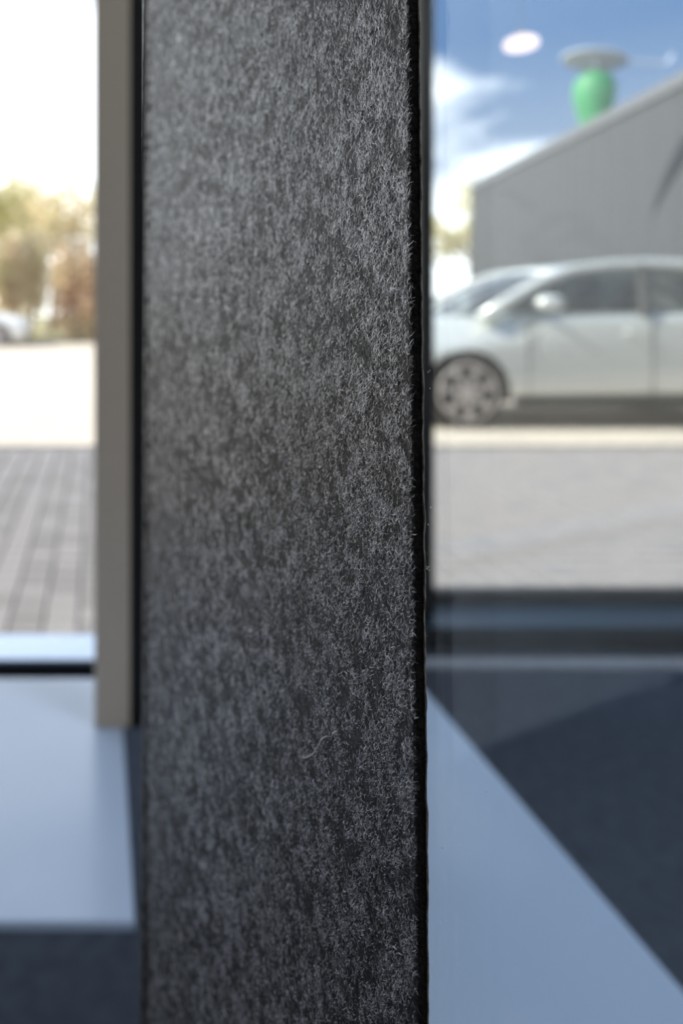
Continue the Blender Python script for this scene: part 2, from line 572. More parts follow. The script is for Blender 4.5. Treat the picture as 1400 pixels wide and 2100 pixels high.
def sheet(name, h0, h1, u0, u1, z0, z1, mt, parent):
    vs = []
    for h in (h0, h1):
        for u, z in ((u0, z0), (u1, z0), (u1, z1), (u0, z1)):
            uu = u + (0.98 - z) * 0.021 if u > 0.1 else u
            vs.append(inv @ felt_pt(uu, h, z))
    fs = [(0, 1, 2, 3), (7, 6, 5, 4), (0, 4, 5, 1), (1, 5, 6, 2), (2, 6, 7, 3), (3, 7, 4, 0)]
    o = MB().add(vs, fs).build(name, mt, parent)
    bm = bmesh.new()
    bm.from_mesh(o.data)
    bmesh.ops.recalc_face_normals(bm, faces=bm.faces)
    bm.to_mesh(o.data)
    bm.free()
    return o


sheet('pane', -0.0050, -0.00002, -0.95, WID + 0.0018, 0.004, 2.2, M['partition'], gp)
fv = [inv @ felt_pt(u, -0.00135, z) for u, z in ((-0.949, 0.006), (WID + 0.001, 0.006), (WID + 0.001, 2.19), (-0.949, 2.19))]
fo = MB().add(fv, [(0, 1, 2, 3)]).build('film', M['film'], gp)
sheet('edge', -0.0050, 0.0003, WID + 0.0018, WID + 0.0085, 0.004, 2.2, M['edge_glass'], gp)
ft = MB()
for s in (-1,):
    a = felt_pt(-0.95, -0.03, 0) + inv.translation
    b = felt_pt(WID + 0.003, -0.03, 0) + inv.translation
    c = felt_pt(WID + 0.003, 0.025, 0) + inv.translation
    d = felt_pt(-0.95, 0.025, 0) + inv.translation
    up = Vector((0, 0, 0.02))
    ft.add([a, b, c, d, a + up, b + up, c + up, d + up], [(3, 2, 1, 0), (4, 5, 6, 7), (0, 1, 5, 4), (1, 2, 6, 5), (2, 3, 7, 6), (3, 0, 4, 7)])
ft.build('floor_channel', M['frame_dark'], gp)

# dust specks on the glass, beside the felt
for (u, z, n) in ((-0.0008, 1.0040, 6), (-0.0006, 1.0100, 2), (-0.0012, 1.0128, 1), (-0.0010, 1.0290, 1), (-0.0011, 1.0316, 2), (-0.012, 0.9800, 1), (-0.004, 0.967, 1)):
    for k in range(n):
        p = inv @ felt_pt(u + random.uniform(-0.0004, 0.0004), 0.0, z + random.uniform(-0.0003, 0.0003))
        r = random.uniform(0.00005, 0.0001)
        MB().lathe([(r * 0.5, -r), (r, -r * 0.3), (r, r * 0.3), (r * 0.5, r)], 6, c=p).build('dust_speck', M['speck'], gp)

felt = empty('felt_strip', felt_pt(0.06, 0, 0.25))
tag(felt, 'charcoal grey wool felt strip stuck to the glass, filling the middle', 'felt panel')
finv = Matrix.Translation(-felt.location)
# body: front grid with relief, cut right edge, left edge, back
z0, z1 = 0.25, 1.9
zs = list(np.concatenate([np.linspace(0.25, 0.78, 40)[:-1], np.linspace(0.78, 1.18, 900)[:-1], np.linspace(1.18, 1.9, 40)]))
us = [0.0, 0.0001, 0.00025, 0.0005] + list(np.linspace(0.0009, 0.05, 70)) + list(np.linspace(0.0515, 0.1345, 60)) + [0.9985, 1.0]
NU, NZ = len(us), len(zs)
V = []
for z in zs:
    ur, ul = u_right(z), u_left(z)
    for i, u in enumerate(us):
        uu = ul - 0.0003 if i == NU - 2 else ul if i == NU - 1 else ur + u * (ul - ur) / WID
        h = T
        if i == 0:
            h = T - 0.00022
        elif i == 1:
            h = T - 0.0001
        elif i == NU - 1:
            h = T - 0.0003
        else:
            h += 0.00010 * noise.noise(Vector((u * 700, z * 480, 1.3)))
            h += 0.00007 * noise.noise(Vector((u * 1900, z * 1500, 5.3)))
        if i == 0:
            uu += 0.00005 * noise.noise(Vector((z * 2500, 1.0, 2)))
        V.append(finv @ felt_pt(uu, h, z))
F = []
for j in range(NZ - 1):
    for i in range(NU - 1):
        a = j * NU + i
        F.append((a, a + NU, a + NU + 1, a + 1))
o = MB().add(V, F).build('face', M['felt'], felt, smooth=True)
# cut edge
V, F = [], []
hs = [T - 0.00022, T * 0.7, T * 0.4, T * 0.15, 0.00003]
for z in zs:
    ur = u_right(z)
    for k, h in enumerate(hs):
        off = 0.00005 * noise.noise(Vector((z * 2500, 1.0, 2))) if k == 0 else 0.00007 * noise.noise(Vector((z * 1800, h * 3000, 9)))
        V.append(finv @ felt_pt(ur + off, h, z))
n = len(hs)
for j in range(NZ - 1):
    for k in range(n - 1):
        a = j * n + k
        F.append((a, a + n, a + n + 1, a + 1))
MB().add(V, F).build('cut_edge', M['felt_cut'], felt, smooth=True)
MB().add([finv @ felt_pt(u_left(z), h, z) for z in (z0, z1) for h in (0.00003, T - 0.0003)], [(0, 1, 3, 2)]).build('far_edge', M['felt_cut'], felt)
# thin ragged lip behind the felt, light on its corner put into colour
V, F = [], []
for z in zs:
    ur = u_right(z) - 0.00016 - 0.0003 * max(0, noise.noise(Vector((z * 240, 11.3, 0))) + 0.15) - 0.00006 * noise.noise(Vector((z * 1700, 2.3, 0)))
    V += [finv @ felt_pt(ur, 0.00002, z), finv @ felt_pt(ur, 0.00016, z), finv @ felt_pt(ur + 0.0006, 0.00016, z), finv @ felt_pt(u_left(z) - 0.001, 0.00002, z)]
for j in range(NZ - 1):
    for a, b in ((0, 1), (1, 2), (3, 0)):
        F.append((j * 4 + a, (j + 1) * 4 + a, (j + 1) * 4 + b, j * 4 + b))
tag(MB().add(V, F).build('lit_backing', M['backing'], felt), 'thin ragged lip along the cut edge, pale for painted light on it')


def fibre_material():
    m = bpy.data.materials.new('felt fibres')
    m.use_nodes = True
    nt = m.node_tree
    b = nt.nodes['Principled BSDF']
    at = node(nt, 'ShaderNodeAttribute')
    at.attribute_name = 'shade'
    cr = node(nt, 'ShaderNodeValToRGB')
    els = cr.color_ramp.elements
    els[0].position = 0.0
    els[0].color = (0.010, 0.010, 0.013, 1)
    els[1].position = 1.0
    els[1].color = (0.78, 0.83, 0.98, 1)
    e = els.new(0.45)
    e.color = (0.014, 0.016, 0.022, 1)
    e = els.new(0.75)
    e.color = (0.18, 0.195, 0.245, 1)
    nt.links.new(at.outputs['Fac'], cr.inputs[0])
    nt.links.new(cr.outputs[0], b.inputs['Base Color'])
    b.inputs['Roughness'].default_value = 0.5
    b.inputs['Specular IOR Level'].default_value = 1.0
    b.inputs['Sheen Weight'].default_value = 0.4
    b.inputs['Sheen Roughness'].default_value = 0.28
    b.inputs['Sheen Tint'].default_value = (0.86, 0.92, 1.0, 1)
    # the brushed pile as a whole gives a soft gloss at low angles
    mr = node(nt, 'ShaderNodeMapRange')
    mr.inputs['From Min'].default_value = 0.2
    mr.inputs['From Max'].default_value = 0.9
    mr.inputs['To Min'].default_value = 0.16
    mr.inputs['To Max'].default_value = 1.0
    nt.links.new(at.outputs['Fac'], mr.inputs['Value'])
    nt.links.new(mr.outputs[0], b.inputs['Coat Weight'])
    nt.links.new(mr.outputs[0], b.inputs['Specular IOR Level'])
    b.inputs['Coat Roughness'].default_value = 0.36
    b.inputs['Coat IOR'].default_value = 2.4
    nv = node(nt, 'ShaderNodeCombineXYZ')
    for i in range(3):
        nv.inputs[i].default_value = N[i]
    gm = node(nt, 'ShaderNodeNewGeometry')
    va = node(nt, 'ShaderNodeVectorMath', operation='MULTIPLY_ADD')
    nt.links.new(gm.outputs['Normal'], va.inputs[0])
    va.inputs[1].default_value = (0.35, 0.35, 0.35)
    nt.links.new(nv.outputs[0], va.inputs[2])
    vn = node(nt, 'ShaderNodeVectorMath', operation='NORMALIZE')
    nt.links.new(va.outputs[0], vn.inputs[0])
    nt.links.new(vn.outputs[0], b.inputs['Coat Normal'])
    return m


FM = fibre_material()
Dn = np.array(D)
Nn = np.array(N)
Zn = np.array((0, 0, 1.0))
Bn = np.array(B0)
FL = np.array(felt.location)


def clump(u, z, s, seed):
    """cheap smooth value noise on a lattice, in numpy"""
    rg = np.random.default_rng(seed)
    tab = rg.random((256, 256))
    a, b = u * s + 50, z * s
    ia, ib = np.floor(a).astype(int), np.floor(b).astype(int)
    fa, fb = a - ia, b - ib
    fa, fb = fa * fa * (3 - 2 * fa), fb * fb * (3 - 2 * fb)
    g = lambda i, j: tab[i % 256, j % 256]
    return (g(ia, ib) * (1 - fa) + g(ia + 1, ib) * fa) * (1 - fb) + (g(ia, ib + 1) * (1 - fa) + g(ia + 1, ib + 1) * fa) * fb


def fibres(name, u, z, L, width, hbase, hmax, ang, curl, shade, out=None):
    n = len(u)
    K = 5
    s = np.linspace(0, 1, K)[None, :]
    th = ang[:, None] + curl[:, None] * (s - 0.5)
    du, dz = np.cos(th) * L[:, None] / (K - 1), np.sin(th) * L[:, None] / (K - 1)
    pu = u[:, None] + np.cumsum(du, 1) - du
    pz = z[:, None] + np.cumsum(dz, 1) - dz
    h = hbase[:, None] + hmax[:, None] * np.sin(PI * (0.15 + 0.85 * s))
    ww = width[:, None] * (1 - 0.75 * np.abs(2 * s - 1) ** 3)
    tilt = rng.uniform(-0.45, 0.45, n)[:, None]
    wu, wz, wh = -np.sin(th) * np.cos(tilt) * ww, np.cos(th) * np.cos(tilt) * ww, np.sin(tilt) * ww
    P = []
    for sg in (-0.5, 0.5):
        a, b, c = pu + sg * wu, pz + sg * wz, h + sg * wh
        P.append(Bn + a[..., None] * Dn + c[..., None] * Nn + b[..., None] * Zn - FL)
    co = np.stack(P, 2).reshape(-1, 3)           # n*K*2
    base = (np.arange(n) * K * 2)[:, None]
    k = np.arange(K - 1)[None, :] * 2
    q = np.stack([base + k, base + k + 1, base + k + 3, base + k + 2], -1).reshape(-1, 4)
    me = bpy.data.meshes.new(name)
    me.vertices.add(len(co))
    me.vertices.foreach_set('co', co.astype(np.float32).ravel())
    me.loops.add(q.size)
    me.loops.foreach_set('vertex_index', q.astype(np.int32).ravel())
    me.polygons.add(len(q))
    me.polygons.foreach_set('loop_start', np.arange(0, q.size, 4, dtype=np.int32))
    me.polygons.foreach_set('use_smooth', np.ones(len(q), dtype=bool))
    me.update(calc_edges=True)
    at = me.attributes.new('shade', 'FLOAT', 'POINT')
    at.data.foreach_set('value', np.repeat(shade, K * 2).astype(np.float32))
    return link(name, me, FM, felt)


def ur_np(z):
    return (z - 1.0116) * 0.0150


# short curly pile, dense where the strip is near
def field(u, z):
    return 0.22 * clump(u, z, 260, 9) + 0.40 * clump(u, z * 0.75, 520, 3) + 0.38 * clump(u, z * 0.75, 950, 4)


def scatter(n, ua, ub, f0, f1):
    """points on the strip, gathered into tufts"""
    m = int(n * 4)
    u = ua + rng.random(m) * (ub - ua)
    t = np.clip((u - f0) / (f1 - f0), 0, 1)      # one kind of pile fades into the other
    u = u[rng.random(m) < t]
    m = len(u)
    dist = 0.108 + u * 0.975
    zt, zb = 1.04 + dist * 0.405, 1.04 - dist * 0.935
    z = zb + (zt - zb) * rng.random(m)
    cl = field(u, z)
    keep = rng.random(m) < np.clip(0.35 + (cl - 0.33) * 2.0, 0.35, 1)
    return u[keep][:n], z[keep][:n], cl[keep][:n]


u, z, cl = scatter(140000, 0.0, 0.078, 0.078, 0.035)
nA = len(u)
u = u + ur_np(z) + 0.00005
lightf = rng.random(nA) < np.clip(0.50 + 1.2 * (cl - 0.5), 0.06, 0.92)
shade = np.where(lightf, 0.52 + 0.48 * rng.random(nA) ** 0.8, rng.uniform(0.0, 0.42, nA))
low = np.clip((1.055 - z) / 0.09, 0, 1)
ang = rng.normal(PI / 2, 0.42 + 0.75 * low, nA)
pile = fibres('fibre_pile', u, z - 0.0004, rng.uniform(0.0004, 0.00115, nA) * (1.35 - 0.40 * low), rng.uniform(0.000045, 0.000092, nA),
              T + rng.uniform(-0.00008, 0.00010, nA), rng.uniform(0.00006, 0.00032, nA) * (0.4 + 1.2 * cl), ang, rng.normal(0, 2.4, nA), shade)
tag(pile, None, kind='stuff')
u, z, cl = scatter(66000, 0.03, WID - 0.001, 0.03, 0.075)
nB = len(u)
lightf = rng.random(nB) < np.clip(0.60 + 1.5 * (cl - 0.5), 0.05, 0.97)  # more pale fibres at the far left, grazing sheen put into their colour
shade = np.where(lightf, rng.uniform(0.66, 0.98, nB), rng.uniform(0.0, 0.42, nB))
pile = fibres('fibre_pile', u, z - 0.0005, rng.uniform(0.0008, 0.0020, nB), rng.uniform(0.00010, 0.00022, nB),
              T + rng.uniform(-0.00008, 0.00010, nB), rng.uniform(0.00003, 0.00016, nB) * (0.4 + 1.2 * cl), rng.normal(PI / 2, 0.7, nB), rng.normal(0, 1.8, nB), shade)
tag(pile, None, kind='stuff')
# the rest of the strip above and below
nD = 42000
u = rng.random(nD) * (WID - 0.001)
dist = 0.108 + u * 0.975
up = rng.random(nD) < 0.45
r = rng.random(nD)
z = np.where(up, 1.04 + dist * 0.405 + r * (1.60 - 1.04 - dist * 0.405), 1.04 - dist * 0.935 - r * (1.04 - dist * 0.935 - 0.45))
u = np.clip(u + ur_np(z), 0.0, WID)
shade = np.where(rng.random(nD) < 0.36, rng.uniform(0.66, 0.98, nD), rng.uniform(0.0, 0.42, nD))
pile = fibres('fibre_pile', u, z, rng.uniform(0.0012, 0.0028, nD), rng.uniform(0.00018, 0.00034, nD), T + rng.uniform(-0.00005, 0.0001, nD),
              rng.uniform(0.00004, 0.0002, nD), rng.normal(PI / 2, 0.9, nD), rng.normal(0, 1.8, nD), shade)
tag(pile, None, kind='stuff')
# stray hairs sticking out of the cut edge
nC = 700
z = rng.uniform(0.93, 1.09, nC)
ur = np.array([u_right(a) for a in z])
ang = rng.normal(PI, 0.8, nC)
fz = fibres('edge_fuzz', ur + 0.0001, z, np.abs(rng.normal(0.0004, 0.00035, nC)) + 0.00015, np.full(nC, 0.00002), rng.choice([0.0002, T * 0.98], nC),
            rng.uniform(0, 0.0001, nC), ang, rng.normal(0, 1.2, nC), rng.uniform(0.6, 0.95, nC))
tag(fz, None, kind='stuff')


def thread(name, uz, label):
    pts = [felt_pt(u, T + 0.0006, z + 0.0026 + 0.0046 * (0.0315 - u) / 0.0097) for u, z in uz]
    o = empty(name, pts[0])
    oo = MB().tube([p - pts[0] for p in pts], [0.000012] + [0.00007] * (len(pts) - 2) + [0.000012], 6).build(name + '_tmp', M['thread'])
    bpy.data.objects.remove(o)
    oo.name = name
    oo.location = pts[0]
    return tag(oo, label, 'thread', 'loose threads on the felt')


# positions on the strip in metres (distance from cut edge, height)
thread('loose_thread', [(0.0315, 0.9570), (0.0298, 0.9571), (0.0283, 0.9575), (0.0268, 0.9582), (0.0254, 0.9594), (0.0243, 0.9606), (0.0232, 0.9612), (0.0218, 0.9615)],
       'long pale wavy thread lying on the lower felt')
thread('loose_thread', [(0.0210, 0.9612), (0.0204, 0.9619), (0.0197, 0.9623), (0.0188, 0.9625)], 'short pale curved thread just right of the long one')

# ------------------------------------------------------------------ tables, post, lamp, plant
TZ = 0.45


def table(name, x0, x1, y0, y1, label, inset):
    r = empty(name, ((x0 + x1) / 2, (y0 + y1) / 2, 0))
    tag(r, label, 'table', 'pale tables by the windows')
    lx, ly = (x1 - x0) / 2, (y1 - y0) / 2
    box('tabletop', -lx, lx, -ly, ly, TZ - 0.010, TZ, M['table'], r, bevel=0.002)
    box('apron', -lx + 0.06, lx - 0.06, -ly + 0.08, ly - 0.06, TZ - 0.05, TZ - 0.0101, M['table_leg'], r)
    for sx in (-1, 1):
        for sy in (-1, 1):
            box('leg', sx * (lx - inset) - 0.02, sx * (lx - inset) + 0.02, sy * (ly - 0.10) - 0.02, sy * (ly - 0.10) + 0.02, 0.0, TZ - 0.0101, M['table_leg'], r, bevel=0.003)
    return r


table('low_table', -3.2, 0.036, 0.742, 1.233, 'pale blue-grey table at left under the beige post', 0.36)
table('low_table', 0.075, 0.508, 0.50, 1.60, 'pale blue-grey table behind the glass, its edge running diagonally', 0.12)

post = empty('upright_post', (0.024, 1.105, TZ))
tag(post, 'beige upright post with a black side strip standing on the left table', 'post')
box('post_body', -0.0285, 0.0215, -0.02, 0.02, 0.0, CZ - TZ, M['post'], post, bevel=0.003, segs=3)
box('side_seal', 0.0215, 0.047, -0.013, 0.02, 0.0, CZ - TZ, M['black_seal'], post, bevel=0.002)
box('foot_plate', -0.026, 0.043, -0.018, 0.019, 0.0, 0.008, M['black_seal'], post)

lamp = empty('reflected_lamp', (1.10, 2.0, 1.718))  # solid glowing disc put in for a ceiling lamp's reflection
tag(lamp, 'small glowing disc standing in for a lamp reflection high in the glass', 'lamp')
MB().lathe([(0.030, 0.0), (0.038, 0.004), (0.041, 0.014), (0.036, 0.024), (0.02, 0.031)], 32).build('diffuser', M['lamp'], lamp, smooth=True)
MB().lathe([(0.018, 0.0312), (0.012, 0.040), (0.003, 0.046)], 16).build('cap', M['metal_white'], lamp)
MB().tube([(0, 0, 0.046), (0, 0, CZ - 1.718)], 0.0008, 6).build('cord', M['cord'], lamp)

plant = empty('potted_plant', (1.78, 1.95, 0))
tag(plant, 'tall dark leafed pot plant, one leaf drooping in at the right edge', 'plant')
pt = MB().lathe([(0.12, 0), (0.15, 0.02), (0.18, 0.38), (0.19, 0.40), (0.17, 0.40), (0.16, 0.36)], 24).build('pot', M['pot'], plant, smooth=True)
MB().lathe([(0.15, 0.345), (0.16, 0.36)], 20).build('soil', M['soil'], plant)
for k in range(3):
    a = k * 2.1
    MB().tube([(0.03 * math.cos(a), 0.03 * math.sin(a), 0.35), (0.05 * math.cos(a), 0.05 * math.sin(a), 0.8), (0.02 * math.cos(a), 0.04 * math.sin(a), 1.35)], [0.012, 0.01, 0.006], 8).build('stem', M['bark'], plant)


def leaf(base, az, length, rise, droop, wid):
    V, F = [], []
    K = 9
    dx, dy = math.cos(az), math.sin(az)
    for i in range(K):
        s = i / (K - 1)
        r = length * (s - 0.25 * s * s * droop)
        zz = rise * math.sin(min(1, s * 1.4) * PI / 2) - droop * length * s ** 2.4
        w = wid * math.sin(PI * min(1, 0.08 + s * 0.92)) ** 0.8
        c = Vector(base) + Vector((dx * r, dy * r, zz))
        side = Vector((-dy, dx, 0))
        V += [c - side * w + Vector((0, 0, w * 0.35)), c, c + side * w + Vector((0, 0, w * 0.35))]
    for i in range(K - 1):
        a = i * 3
        F += [(a, a + 1, a + 4, a + 3), (a + 1, a + 2, a + 5, a + 4)]
    o = MB().add(V, F).build('leaf', M['leaf_dark'], plant, smooth=True)
    m = o.modifiers.new('thickness', 'SOLIDIFY')
    m.thickness = 0.002


leaf((0.02, 0.02, 1.42), PI * 0.98, 0.44, 0.17, 0.70, 0.055)
for k in range(11):
    a = -1.7 + k * 0.33
    leaf((0.02 * math.cos(a), 0.02 * math.sin(a), random.uniform(0.95, 1.35)), a, random.uniform(0.25, 0.42), random.uniform(0.1, 0.25), random.uniform(0.3, 0.8), random.uniform(0.025, 0.04))

# ------------------------------------------------------------------ cars


def solid(o, subs, cuts):
    """subdivide, then cut the wheel arches; returns a plain mesh"""
    m = o.modifiers.new('s', 'SUBSURF')
    m.levels = m.render_levels = subs
    tmp = []
    for c in cuts:
        bm = bmesh.new()
        bm.from_mesh(c)
        bmesh.ops.recalc_face_normals(bm, faces=bm.faces)
        bm.to_mesh(c)
        bm.free()
        co = bpy.data.objects.new('cut', c)
        COL.objects.link(co)
        co.parent = o.parent
        tmp.append(co)
        b = o.modifiers.new('b', 'BOOLEAN')
        b.operation = 'DIFFERENCE'
        b.solver = 'EXACT'
        b.object = co
    bpy.context.view_layer.update()
    dg = bpy.context.evaluated_depsgraph_get()
    me = bpy.data.meshes.new_from_object(o.evaluated_get(dg))
    o.modifiers.clear()
    o.data = me
    for t in tmp:
        bpy.data.objects.remove(t)
    return o


WH = [(0.83, 0.318), (3.43, 0.318)]


def make_car(name, label, paint, loc, flip):
    car = empty(name, loc)
    tag(car, label, 'car')
    if flip:
        car.rotation_euler = (0, 0, PI)
    # body loft, x from nose (0) to tail (4.3), y across, z up
    st = [  # x, bottom, top, half width low, half width top
        (0.00, 0.34, 0.62, 0.50, 0.46), (0.04, 0.24, 0.70, 0.68, 0.62), (0.18, 0.20, 0.79, 0.80, 0.60), (0.45, 0.19, 0.89, 0.87, 0.62),
        (0.83, 0.20, 0.965, 0.90, 0.66), (1.15, 0.21, 1.00, 0.895, 0.73), (1.6, 0.23, 1.01, 0.89, 0.81), (2.3, 0.24, 1.02, 0.89, 0.815),
        (2.9, 0.24, 1.035, 0.89, 0.815), (3.43, 0.24, 1.05, 0.895, 0.81), (3.85, 0.26, 1.06, 0.87, 0.79), (4.15, 0.30, 1.03, 0.80, 0.72),
        (4.27, 0.36, 0.95, 0.70, 0.64), (4.30, 0.45, 0.85, 0.55, 0.50)]
    V, F = [], []
    for (x, b, t, w, wt) in st:
        h = t - b
        half = [(w * 0.55, b), (w * 0.90, b + 0.01), (w * 0.985, b + 0.10 * h), (w, b + 0.34 * h), (w * 0.985, b + 0.60 * h),
                (w * 0.975, b + 0.70 * h), (wt * 1.03, b + 0.92 * h), (wt * 0.95, t), (wt * 0.5, t + 0.022)]
        ring = [(x, -y, z) for y, z in half] + [(x, y, z) for y, z in reversed(half)]
        V += ring
    n = 18
    for i in range(len(st) - 1):
        for k in range(n):
            F.append((i * n + k, (i + 1) * n + k, (i + 1) * n + (k + 1) % n, i * n + (k + 1) % n))
    F.append(tuple(range(n)))
    F.append(tuple((len(st) - 1) * n + k for k in reversed(range(n))))
    body = MB().add(V, F).build('body', paint, car)
    bm = bmesh.new()
    bm.from_mesh(body.data)
    bmesh.ops.recalc_face_normals(bm, faces=bm.faces)
    bm.to_mesh(body.data)
    bm.free()
    cuts = []
    for (wx, wz) in WH:
        for sy in (-1, 1):
            cuts.append(MB().lathe([(0.375, -0.17), (0.375, 0.17)], 40, 'Y', (wx, sy * 0.84, wz)).mesh('cut'))
    # hollow for the cabin, open under the windows
    cuts.append(MB().box(1.32, 3.75, -0.70, 0.70, 0.42, 1.3).mesh('cut'))
    solid(body, 2, cuts)
    body.data.polygons.foreach_set('use_smooth', [True] * len(body.data.polygons))
    if not body.data.materials:
        body.data.materials.append(paint)
    for i in range(len(body.data.materials)):
        body.data.materials[i] = paint
    body.data.polygons.foreach_set('material_index', [0] * len(body.data.polygons))
    e = body.modifiers.new('es', 'EDGE_SPLIT')
    e.split_angle = 0.6
    # wheel arches (dark liners), wheels
    for (wx, wz) in WH:
        for sy in (-1, 1):
            V, F = [], []
            for i in range(25):
                a = -0.25 + (PI + 0.5) * i / 24
                for y in (0.64, 0.872):
                    V.append((wx + 0.374 * math.cos(a), sy * y, wz + 0.374 * math.sin(a)))
            for i in range(24):
                F.append((i * 2, i * 2 + 1, i * 2 + 3, i * 2 + 2))
            MB().add(V, F).build('arch_liner', M['trim'], car)
            w = MB().lathe([(0.20, -0.10), (0.29, -0.105), (0.312, -0.085), (0.318, -0.05), (0.318, 0.05), (0.312, 0.085), (0.29, 0.105), (0.20, 0.10)], 40, 'Y',
                           (wx, sy * 0.775, wz)).build('tyre', M['tyre'], car, smooth=True)
            rim = MB().lathe([(0.235, 0.108 * sy), (0.255, 0.112 * sy), (0.262, 0.106 * sy), (0.25, 0.09 * sy), (0.235, 0.06 * sy)], 40, 'Y', (wx, sy * 0.775, wz), False)
            yy = sy * (0.775 + 0.104)
            for k in range(7):
                a = 2 * PI * k / 7 + 0.3
                ca, sa = math.cos(a), math.sin(a)
                p0 = Vector((wx + 0.05 * ca, yy, wz + 0.05 * sa))
                p1 = Vector((wx + 0.245 * ca, yy - sy * 0.002, wz + 0.245 * sa))
                q = Vector((-sa, 0, ca))
                dpt = Vector((0, -0.02 * sy, 0))
                c = [p0 - q * 0.022, p0 + q * 0.022, p1 + q * 0.034, p1 - q * 0.034]
                rim.add(c + [v + dpt for v in c], [(0, 1, 2, 3), (7, 6, 5, 4), (0, 4, 5, 1), (1, 5, 6, 2), (2, 6, 7, 3), (3, 7, 4, 0)])
            ro = rim.build('rim', M['rim'], w)
            MB().lathe([(0.062, 0.0), (0.055, 0.012 * sy), (0.03, 0.016 * sy)], 20, 'Y', (wx, yy - sy * 0.004, wz)).build('hub_cap', M['rim'], w)
    # cabin
    def sd(s, x, z, y):
        return (x, s * y, z)
    A0, A1, R1, C0 = (1.02, 0.985, 0.80), (1.92, 1.445, 0.625), (3.15, 1.455, 0.62), (4.05, 1.04, 0.74)
    # roof
    V, F = [], []
    prof = [(1.72, 1.395), (1.92, 1.452), (2.2, 1.488), (2.55, 1.503), (2.9, 1.498), (3.2, 1.468), (3.42, 1.415)]
    for (x, z) in prof:
        for k in range(9):
            t = -1 + 2 * k / 8
            V.append((x, t * 0.64, z - 0.045 * t ** 4 - 0.012 * t * t))
    for i in range(len(prof) - 1):
        for k in range(8):
            a = i * 9 + k
            F.append((a, a + 9, a + 10, a + 1))
    ro = MB().add(V, F).build('roof', paint, car, smooth=True)
    m = ro.modifiers.new('t', 'SOLIDIFY')
    m.thickness = 0.03
    m.offset = -1
    for s in (-1, 1):
        # roof rail with both end pillars, one arched bow per side
        rail = [sd(s, 0.98, 0.975, 0.80), sd(s, 1.25, 1.13, 0.765), sd(s, 1.55, 1.29, 0.715), sd(s, 1.85, 1.40, 0.665), sd(s, 2.2, 1.448, 0.637), sd(s, 2.6, 1.463, 0.628),
                sd(s, 3.0, 1.448, 0.632), sd(s, 3.35, 1.39, 0.655), sd(s, 3.7, 1.25, 0.70), sd(s, 4.0, 1.06, 0.75)]
        MB().tube(rail, [0.05, 0.048, 0.046, 0.044, 0.042, 0.042, 0.045, 0.055, 0.08, 0.10], 10).build('pillar_bow', paint, car, smooth=True)
        MB().tube([sd(s, 2.42, 0.98, 0.81), sd(s, 2.50, 1.45, 0.635)], [0.05, 0.035], 8).build('door_pillar', M['trim'], car)
        # side windows
        def side(name, pts):
            c = [Vector(sd(s, *p)) for p in pts]
            o = MB().add(c, [tuple(range(len(c)))]).build(name, M['car_glass'], car)
            return o
        yb, yt = 0.80, 0.645
        side('side_window', [(1.22, 1.02, yb), (2.40, 1.02, yb), (2.48, 1.43, yt), (2.2, 1.42, yt + 0.005), (1.87, 1.37, yt + 0.025), (1.55, 1.25, 0.715)])
        side('side_window', [(2.46, 1.02, yb), (3.60, 1.05, yb - 0.01), (3.52, 1.25, 0.71), (3.3, 1.35, 0.67), (3.0, 1.415, yt), (2.54, 1.43, yt)])
        # mirror, handles, door seams, sill
        mi = MB().lathe([(0.02, -0.055), (0.07, -0.05), (0.095, -0.01), (0.09, 0.04), (0.05, 0.055)], 20, 'Y')
        mo = mi.build('door_mirror', paint, car, smooth=True)
        mo.scale = (1.25, 1.15, 0.75)
        mo.location = sd(s, 1.50, 1.10, 0.96)
        MB().tube([sd(s, 1.50, 1.03, 0.79), sd(s, 1.50, 1.07, 0.93)], 0.022, 8).build('mirror_arm', M['trim'], car)
        for hx in (2.20, 3.28):
            MB().tube([sd(s, hx, 0.845, 0.868), sd(s, hx + 0.03, 0.85, 0.90), sd(s, hx + 0.17, 0.85, 0.90), sd(s, hx + 0.20, 0.845, 0.868)], 0.013, 8).build('door_handle', paint, car)
        for dx in (1.36, 2.44, 3.30):
            MB().tube([sd(s, dx, 0.28, 0.872), sd(s, dx, 0.5, 0.888), sd(s, dx, 0.72, 0.879), sd(s, dx + 0.02, 0.93, 0.845)], 0.005, 5).build('door_seam', M['trim'], car)
        MB().box(1.25, 3.02, s * 0.86 - 0.02, s * 0.86 + 0.02, 0.20, 0.27).build('sill_trim', M['trim'], car, bevel=0.01)
        hl = MB().lathe([(0.03, -0.05), (0.09, -0.02), (0.10, 0.02), (0.05, 0.05)], 20, 'Y').build('headlight', M['headlight'], car, smooth=True)
        hl.location = sd(s, 0.20, 0.69, 0.665)
        hl.scale = (1.6, 1.0, 0.75)
        tl = MB().lathe([(0.03, -0.05), (0.09, -0.02), (0.10, 0.02), (0.05, 0.05)], 20, 'Y').build('tail_light', M['taillight'], car, smooth=True)
        tl.location = sd(s, 4.14, 0.90, 0.66)
        tl.scale = (1.2, 1.0, 0.9)
        # front seats
        MB().box(2.02, 2.50, s * 0.36 - 0.23, s * 0.36 + 0.23, 0.45, 0.62).build('seat_base', M['seat'], car, bevel=0.04)
        st2 = MB().tube([(2.45, s * 0.36, 0.60), (2.56, s * 0.36, 0.90), (2.62, s * 0.36, 1.12)], [0.16, 0.20, 0.13], 10).build('seat_back', M['seat'], car, smooth=True)
        MB().tube([(2.63, s * 0.36, 1.12), (2.655, s * 0.36, 1.20), (2.67, s * 0.36, 1.30)], [0.09, 0.115, 0.08], 10).build('headrest', M['seat'], car, smooth=True)
